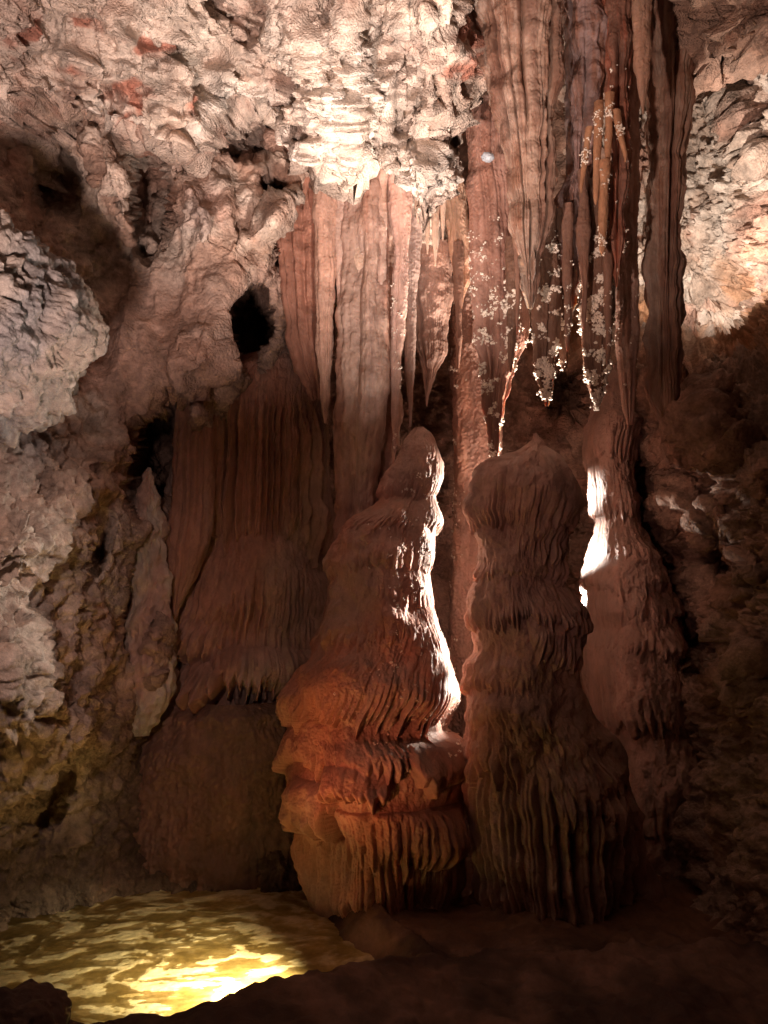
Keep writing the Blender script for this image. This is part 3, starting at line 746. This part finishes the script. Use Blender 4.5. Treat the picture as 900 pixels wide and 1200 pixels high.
r = column([(150, 404, 470), (190, 408, 466), (240, 400, 470), (300, 394, 472), (400, 388, 474), (460, 386, 474), (500, 386, 470), (560, 386, 462), (620, 386, 450), (700, 376, 460), (820, 372, 470)],
           5.2, [T(530, 560, .03, 12, .03, .01, 62, 5.1), T(565, 600, .03, 12, .03, .01, 63, 5.1), T(602, 650, .04, 12, .05, .014, 64, 5.1)],
           ratio=1.7, dz=.006, ds=.006, lump=.03, mid=.01, fine=.003, flute=.055, fn=5.5, seed=12, yaw_lobes=.1)
o = finish(r, 'limestone_column', M_FLOW, tint_stripe(np.array([.42, .28, .225]), FLOWPINK * .8, FLOWRED * .7, 6, 12.))
tag(o, 'broad fluted pink column rising to the roof behind the left shoulder of the knobbed stalagmite', 'column')

# ------------------------------------------------------------------ hanging things: stalactites and draperies
def stalactite(o, Y, label, group=None, tint=None, name='stalactite', cor=0, cz=.5, flute=.010, fn=16, seed=1, bead=0., lump=.015, ratio=.9, cat='stalactite', cr=(.005, .013), cp=1.5, edge=0., fpow=1.5, dz=.006, mid=.006, tiers=()):
    r = column(o, Y, tiers, ratio=ratio, dz=dz, ds=.006, lump=lump, mid=mid, fine=.003, flute=flute, fn=fn, fseed=seed, seed=seed, bead=bead, bfreq=30, smoothw=1.5, fpow=fpow)
    tint = tint if tint is not None else tint_noise(np.array([.48, .29, .22]), FLOWPINK, 2, seed, .2)
    if cor:
        b = finish(r, name, M_FLOW, tint, lambda r: (['stone_spike' if name == 'stalactite' else 'stone_fold'], np.zeros(r.Z.shape, int)), hang=True)
        coral(r, cor, seed, cr[0], cr[1], b, .0, cz, cp, edge=edge)
    else:
        b = finish(r, name, M_FLOW, tint, hang=True)
    return tag(b, label, cat, group)

DRAP = np.array([.33, .185, .13]); DARKD = np.array([.24, .12, .085])
GS = 'coral crusted stalactites lit from below'
# left curtain and thin spikes
stalactite([(195, 368, 402), (250, 366, 398), (330, 368, 394), (400, 371, 391), (450, 374, 388), (480, 377, 385), (496, 380, 383)], 5.0, 'long thin stalactite beside the dark crack left of the broad pink column', seed=21, lump=.02)
stalactite([(200, 408, 432), (260, 414, 434), (330, 412, 438), (400, 414, 441), (450, 420, 440), (475, 426, 438), (494, 430, 434)], 4.98, 'glittering tongue of stone hanging down the front of the broad pink column', cor=420, cz=.75, seed=22, cr=(.004, .010), cp=.5, tint=np.array([.60, .42, .33]), lump=.02)
stalactite([(180, 450, 482), (230, 455, 484), (300, 460, 480), (360, 459, 477), (420, 457, 471), (455, 457, 470), (480, 458, 467), (510, 460, 465), (531, 462, 464)], 4.95, 'long narrow pale drapery whose thin tip points at the knobbed stalagmite', cor=260, cz=.6, seed=23, tint=np.array([.55, .36, .30]), cr=(.004, .009), edge=.7, cp=.6, name='drapery', cat='drapery')
stalactite([(240, 470, 500), (300, 474, 492), (380, 474, 488), (430, 475, 486), (470, 478, 484), (500, 480, 482)], 5.25, 'slender grey stalactite right of the long narrow drapery', seed=24, tint=np.array([.42, .30, .26]))
stalactite([(285, 476, 530), (310, 474, 530), (350, 478, 528), (390, 486, 526), (420, 490, 520), (445, 494, 512), (462, 497, 504), (476, 499, 501)], 5.45, 'broad shield shaped drapery tapering to a single point behind the hanging straws', seed=25, flute=.02, fn=9, name='drapery', cat='drapery', ratio=.5, lump=.04)
for i, (x, w, y1, tx) in enumerate(((501, 4, 298, 'longest of the thin straws under the white ceiling lip'), (510, 5, 312, 'thick pale straw reaching lowest under the white ceiling lip'), (519, 3, 282, 'short straw at the right end of the white ceiling lip'), (490, 3, 262, 'short straw at the left of the white ceiling lip'))):
    stalactite([(205, x - w - 3, x + w + 3), (250, x - w, x + w), ((250 + y1) / 2, x - w * .7, x + w * .7), (y1, x - .7, x + .7)], 4.85, tx, 'straws under the white ceiling lip', seed=30 + i, flute=.003, lump=.006, tint=np.array([.62, .46, .36]))
stalactite([(200, 512, 540), (240, 518, 548), (280, 524, 552), (330, 530, 552), (350, 536, 544), (362, 539, 541)], 5.35, 'ribbed fan of stone hanging left of the wide pink drapery', seed=36, flute=.02, fn=16, tint=np.array([.50, .31, .22]), name='drapery', cat='drapery')

# wide pink drapery and coral spikes of the middle
stalactite([(120, 545, 598), (170, 545, 604), (230, 547, 612), (300, 548, 620), (360, 550, 622), (400, 552, 618), (440, 560, 604), (470, 566, 594), (500, 569, 590), (525, 573, 587), (540, 577, 582)], 4.9,
           'wide pink drapery of broad tubes ending in a coral tipped spike over the slim column', 'draperies hung from the roof', cor=3400, cz=.66, seed=26, flute=.035, fn=8, lump=.03, name='drapery', cat='drapery', ratio=.6, tint=tint_stripe(np.array([.37, .215, .17]), np.array([.30, .16, .12]), np.array([.24, .12, .09]), 5), cr=(.003, .011), cp=.8)
stalactite([(280, 592, 612), (340, 590, 612), (390, 592, 606), (420, 594, 603), (436, 597, 600)], 4.75, 'short coral edged spike between the wide drapery and the first glittering tip', GS, cor=220, cz=.8, seed=27, cp=.4, tint=DRAP * .55, cr=(.006, .016))
stalactite([(250, 618, 660), (320, 620, 662), (380, 622, 658), (420, 624, 652), (445, 628, 650), (462, 634, 647), (476, 639, 643)], 4.75, 'blunt spike with a white coral tip, left of the two brightest', GS, cor=3400, cz=.9, seed=28, cr=(.004, .014), cp=.9, tint=DRAP * .55, flute=.02, fn=10)
stalactite([(280, 650, 672), (340, 652, 670), (380, 653, 668), (410, 655, 664), (432, 658, 661)], 4.85, 'small coral spike between the two brightest white tips', GS, cor=240, cz=.9, seed=29, cp=.5, tint=DRAP * .55, cr=(.006, .016))
stalactite([(220, 668, 722), (300, 672, 722), (360, 676, 720), (400, 678, 716), (430, 682, 712), (452, 688, 708), (466, 694, 704), (478, 698, 701)], 4.75, 'thick spike with the brightest white coral tip, above the backlit stalagmite', GS, cor=5000, cz=.95, seed=37, cr=(.004, .015), cp=.7, tint=DRAP * .5, flute=.024, fn=9)
stalactite([(60, 716, 756), (120, 716, 752), (200, 717, 749), (300, 719, 748), (400, 721, 748), (450, 724, 747), (480, 729, 745), (498, 735, 741)], 4.95, 'long smooth brown stalactite beside the brightest coral spike', seed=38, flute=.014, fn=8, tint=tint_noise(DRAP * 1.1, FLOWPINK, 1.5, 3, .2), cor=160, cz=.6, cr=(.004, .008), edge=.9, cp=.3)

# dark brown draperies hanging from the roof
GD = 'draperies hung from the roof'
stalactite([(-120, 545, 668), (0, 552, 664), (60, 562, 660), (120, 574, 657), (170, 584, 652), (220, 592, 648), (270, 600, 640), (310, 608, 634), (345, 616, 628), (362, 620, 624)], 4.5, 'fat brown drapery slashed by black slots above the wide pink one', GD, seed=41, flute=.075, fn=6.5, lump=.05, name='drapery', cat='drapery', ratio=.6, tint=tint_stripe(np.array([.34, .235, .185]), DRAP * .75, DARKD * .7, 1), fpow=7, mid=.008)
stalactite([(-120, 648, 715), (0, 650, 712), (80, 654, 712), (150, 655, 708), (220, 654, 700), (280, 652, 692), (330, 654, 684), (360, 660, 676), (380, 666, 670)], 4.75, 'dark wrinkled drapery with a bluish flank hanging behind the slashed brown one', GD, seed=42, flute=.05, fn=6, lump=.05, name='drapery', cat='drapery', tint=tint_stripe(np.array([.27, .18, .165]), DARKD, np.array([.30, .22, .21]), 2), mid=.012)
stalactite([(-120, 700, 748), (0, 702, 745), (80, 706, 744), (160, 708, 742), (230, 708, 738), (280, 712, 734), (320, 718, 728), (336, 721, 724)], 4.62, 'deep red brown drapery next to the great fluted one', GD, seed=43, flute=.05, fn=8, lump=.04, name='drapery', cat='drapery', tint=tint_stripe(RUST * 1.1, DARKD, DARKD * .7, 3), cor=260, cz=.55, cr=(.004, .010), edge=.8, cp=.3)
stalactite([(-140, 728, 850), (-40, 732, 838), (0, 736, 832), (40, 742, 826), (90, 750, 816), (130, 755, 810), (180, 758, 806), (260, 758, 802), (340, 757, 799), (420, 756, 800), (450, 758, 800), (475, 765, 795), (498, 776, 786)], 5.0,
           'great fluted brown column hanging from the roof in front of the white right wall', seed=44, flute=.05, fn=7, lump=.05, fpow=2.5, name='limestone_column', cat='column', tint=tint_stripe(np.array([.29, .195, .15]), DRAP * .8, DARKD * .75, 4))
stalactite([(-60, 738, 764), (20, 740, 764), (80, 744, 762), (110, 748, 758), (134, 752, 755)], 4.45, 'smooth tapering spike in front of the great fluted column', seed=45, flute=.006, tint=np.array([.42, .26, .19]))
for i, (x0, y0, x1, y1, w, tx) in enumerate(((702, 120, 698, 240, 6, 'hooked coral spike, lowest at the left of the little cluster'), (714, 110, 712, 205, 6, 'glossy coral spike in the middle of the little cluster'), (722, 130, 733, 190, 5, 'leaning coral spike at the right of the little cluster'), (690, 150, 681, 226, 5, 'small curved coral spike with a pale tip under the wrinkled drapery'), (708, 190, 706, 300, 8, 'longer beaded spike under the little cluster'))):
    stalactite([(y0, x0 - w, x0 + w), ((y0 + y1) / 2, (x0 + x1) / 2 - w * .8, (x0 + x1) / 2 + w * .8), (y1 - 8, x1 - w * .5, x1 + w * .5), (y1, x1 - .7, x1 + .7)], 4.5, tx, 'little coral spikes in the roof', seed=50 + i, flute=.004, lump=.012, cor=140, cz=.9, cp=.2, cr=(.004, .010), tint=np.array([.45, .24, .14]))

for i, (x, w, y0, y1, Y, tx) in enumerate((
        (537, 6, 285, 432, 5.3, 'thin strand hanging between the shield shaped drapery and the slim beaded column'),
        (606, 5, 240, 392, 4.65, 'thin brown strand at the right flank of the wide pink drapery'),
        (665, 6, 240, 412, 4.62, 'brown strand between the blunt coral spike and the thick one, in front of both'),
        (684, 7, 200, 386, 4.6, 'dark strand crossing the top of the thick brightest coral spike'),
        (712, 5, 280, 436, 4.62, 'narrow strand along the right side of the thick brightest coral spike'),
        (399, 7, 195, 436, 5.0, 'smooth strand on the left face of the broad pink column'),
        (447, 6, 195, 408, 4.88, 'smooth strand on the right face of the broad pink column'))):
    stalactite([(y0, x - w * 1.2, x + w * 1.2), (y0 * .6 + y1 * .4, x - w, x + w), (y0 * .25 + y1 * .75, x - w * .7 + 1, x + w * .7 + 1), (y1 - 12, x - w * .4, x + w * .4), (y1, x - .7, x + .7)], Y, tx, 'thin strands hung from the roof', seed=80 + i, flute=.008, fn=14, lump=.02, cor=90 if i in (2, 4) else 0, cz=.6, cp=.3, cr=(.005, .012), tint=np.array([.24, .135, .10]) if i < 5 else np.array([.50, .34, .28]))

# white lump among the draperies
o = boulder('bluish_white_lump', 571, 184, 4.55, (.04, .035, .03), 9, np.array([.34, .37, .41]), M_CORAL, .25, 60)
tag(o, 'small bluish white lump above the tubes of the wide pink drapery', 'calcite knob')

# ------------------------------------------------------------------ flowstone cascade left of the stalagmites
def cascade():
    Y = 5.75; Yf = 5.45
    o = [(412, 300, 340), (418, 275, 352), (428, 250, 364), (445, 232, 374), (470, 220, 378), (540, 212, 380), (620, 204, 384), (680, 192, 386), (720, 182, 388), (760, 168, 390), (800, 158, 392), (828, 152, 394), (838, 176, 386), (844, 215, 360), (848, 260, 320)]
    tiers = [T(414, 445, .06, 10, .04, .02, 71, Yf, wob=.07), T(425, 470, .07, 9, .05, .02, 72, Yf, wob=.08),
             T(440, 625, .19, 11, .14, .13, 73, Yf, full=.8, p=.25, wob=.05, s0=-.75, s1=.62, se=.08), T(455, 690, .13, 10, .2, .10, 70, Yf, full=.7, p=.3, wob=.08, s0=-1.6, s1=-.65, se=.1), T(450, 650, .13, 9, .1, .08, 74, Yf, full=.7, p=.3, s0=.5, s1=1.3, se=.15),
             T(630, 745, .15, 16, .10, .05, 75, Yf, wob=.06, p=.7), T(722, 776, .21, 15, .10, .08, 76, Yf, wob=.07, p=.4, full=.5),
             T(752, 804, .28, 17, .10, .03, 77, Yf, s0=-.2, s1=.75, se=.15, wob=.07, p=.5), T(776, 824, .36, 13, .06, .10, 78, Yf, s0=-1.3, s1=.05, se=.1, wob=.04, p=.4),
             T(784, 824, .35, 15, .06, .10, 79, Yf, s0=.0, s1=1.3, se=.1, wob=.06, p=.4)]
    r = column(o, Y, tiers, ratio=.45, dz=.0055, ds=.006, lump=.05, lf=2., mid=.012, fine=.003, flute=.004, fn=12, seed=21, smoothw=.5)
    root = finish(r, 'flowstone_cascade', M_FLOW, tint_noise(FLOWPINK * .95, FLOWRED * .85, 1.4, 9, .3), split_py(5.5, ['rounded_top', 'organ_pipes', 'middle_step', 'lower_step'], [446, 632, 752]))
    tag(root, 'broad flowstone cascade with organ pipe curtains above the dark apron left of the stalagmites', 'flowstone')
cascade()
r = column([(822, 200, 320), (836, 172, 352), (870, 146, 364), (920, 134, 368), (980, 126, 372), (1030, 120, 374), (1052, 116, 376)], 5.45, [T(960, 1040, .05, 14, .06, .02, 81, 5.15, wob=.04)], ratio=.5, dz=.006, ds=.006, lump=.05, mid=.01, fine=.003, bead=.013, bfreq=28, seed=31)
tag(finish(r, 'flowstone_mound', M_FLOW, tint_noise(np.array([.20, .10, .07]), np.array([.15, .08, .055]), 2, 3)), 'dark red brown stippled mound under the cascade, sloping down to the pool', 'flowstone')
stalactite([(370, 206, 254), (470, 206, 250), (520, 203, 252), (600, 198, 250), (640, 195, 246), (680, 194, 232), (700, 196, 220), (718, 199, 211), (730, 202, 206)], 5.3, 'brown ribbed drapery hanging at the left edge of the flowstone cascade', seed=61, flute=.02, fn=12, name='drapery', cat='drapery', tint=tint_noise(FLOWPINK * .9, FLOWRED * .8, 1.5, 2, .2))
stalactite([(200, 318, 392), (250, 322, 392), (320, 326, 394), (400, 334, 394), (430, 344, 392), (455, 356, 388), (470, 366, 380)], 5.2, 'red curtain of fine ribs under the pale arch', seed=62, flute=.03, fn=16, name='drapery', cat='drapery', ratio=.4, tint=tint_noise(FLOWRED, FLOWRED * .8, 2, 3, .1), lump=.04)
stalactite([(548, 172, 177), (560, 167, 182), (600, 158, 190), (660, 152, 196), (720, 150, 200), (780, 146, 202), (820, 146, 197), (848, 148, 188), (862, 154, 174)], 5.12, 'pale ruffled rib of rock beside the lower steps of the cascade', name='rock_rib', cat='rock rib', seed=63, flute=.01, fn=8, lump=.06, mid=.025, tint=tint_noise(PALE * .9, FLOWPINK, 3, 6))
# ------------------------------------------------------------------ the cave's lamps, with added fill lights
def lamp(kind, name, pos, power, color, target=None, size=None, blend=.6, radius=.05):
    d = bpy.data.lights.new(name, kind); d.energy = power; d.color = color; d.shadow_soft_size = radius
    if kind == 'SPOT':
        d.spot_size = math.radians(size); d.spot_blend = blend
    o = bpy.data.objects.new(name, d); COL.objects.link(o); o.location = pos
    if target is not None:
        v = np.array(target) - np.array(pos)
        from mathutils import Vector
        o.rotation_euler = Vector(v.tolist()).to_track_quat('-Z', 'Y').to_euler()
    return o

WARM = (1.0, .76, .60)
lamp('SPOT', 'floodlight_roof', (-.75, .5, 1.0), 1150, (1.0, .74, .65), at(170, -90, 4.6), 62, 1., .16)
lamp('SPOT', 'floodlight_ceiling', (.35, 2.35, .35), 1700, (1.0, .83, .73), at(405, 50, 4.4), 44, 1., .06)
lamp('SPOT', 'floodlight_columns', (-1.5, 1.0, 1.3), 880, (1.0, .71, .59), at(690, 110, 4.8), 38, 1., .06)
lamp('SPOT', 'floodlight_left_wall', (-.9, 1.2, 2.4), 95, (1.0, .71, .62), at(0, 680, 3.5), 58, 1., .08)
lamp('SPOT', 'fill_stalagmites', (-.9, 1.2, 2.0), 54, (1.0, .52, .43), at(560, 590, 4.5), 44, 1., .06)  # added front fill that lifts the dim stalagmites, not a lamp of the cave
for py, pw in ((585, 110), (655, 130), (725, 130), (800, 90)):
    c = at(604, py, 5.12)
    lamp('SPOT', 'spot_behind_stalagmite', c, pw, (1.0, .88, .76), c + np.array([-.52, -.27, 0]), 58, .5, .03)
for px, py, pw in ((636, 585, 110), (628, 650, 170), (652, 705, 260), (657, 740, 230)):
    c = at(px, py, 6.06)
    lamp('SPOT', 'spot_behind_stalagmite', c, pw, (1.0, .90, .80), c + np.array([.5, -.32, 0]), 54, .5, .03)
lamp('SPOT', 'spot_behind_stalagmite', at(600, 640, 5.2), 34, (1.0, .66, .5), at(556, 470, 5.6), 56, 1., .04)  # added fill spot that brightens the slim column
lamp('SPOT', 'lamp_shining_up', at(628, 640, 5.28), 750, (1.0, .84, .70), at(585, 250, 4.6), 64, .7, .04)
lamp('SPOT', 'floodlight_right_wall', at(778, 330, 5.4), 190, (1.0, .82, .69), at(880, 150, 6.0), 140, .8, .04)
lamp('SPOT', 'pool_lamp', at(325, 1126, 3.6) + np.array([0, 0, .08]), 330, (1.0, .82, .46), (-.98, 3.95, -.5), 100, 1., radius=.06)
lamp('SPOT', 'red_bounce_fill', (-1.0, 3.0, .35), 62, (1.0, .28, .14), at(420, 880, 4.5), 40, 1., .05)  # added light imitating warm bounce from the pool on the knobbed stalagmite

w = bpy.data.worlds.new('World'); S.world = w; w.use_nodes = True
bg = w.node_tree.nodes['Background']; bg.inputs[0].default_value = (1, .62, .5, 1); bg.inputs[1].default_value = .002

S.view_settings.view_transform = 'Standard'; S.view_settings.look = 'None'
S.view_settings.exposure = 0; S.view_settings.gamma = 1
S.cycles.use_denoising = True; S.cycles.denoising_prefilter = 'ACCURATE'
S.cycles.max_bounces = 6; S.cycles.diffuse_bounces = 4; S.cycles.glossy_bounces = 2
S.cycles.sample_clamp_indirect = 4
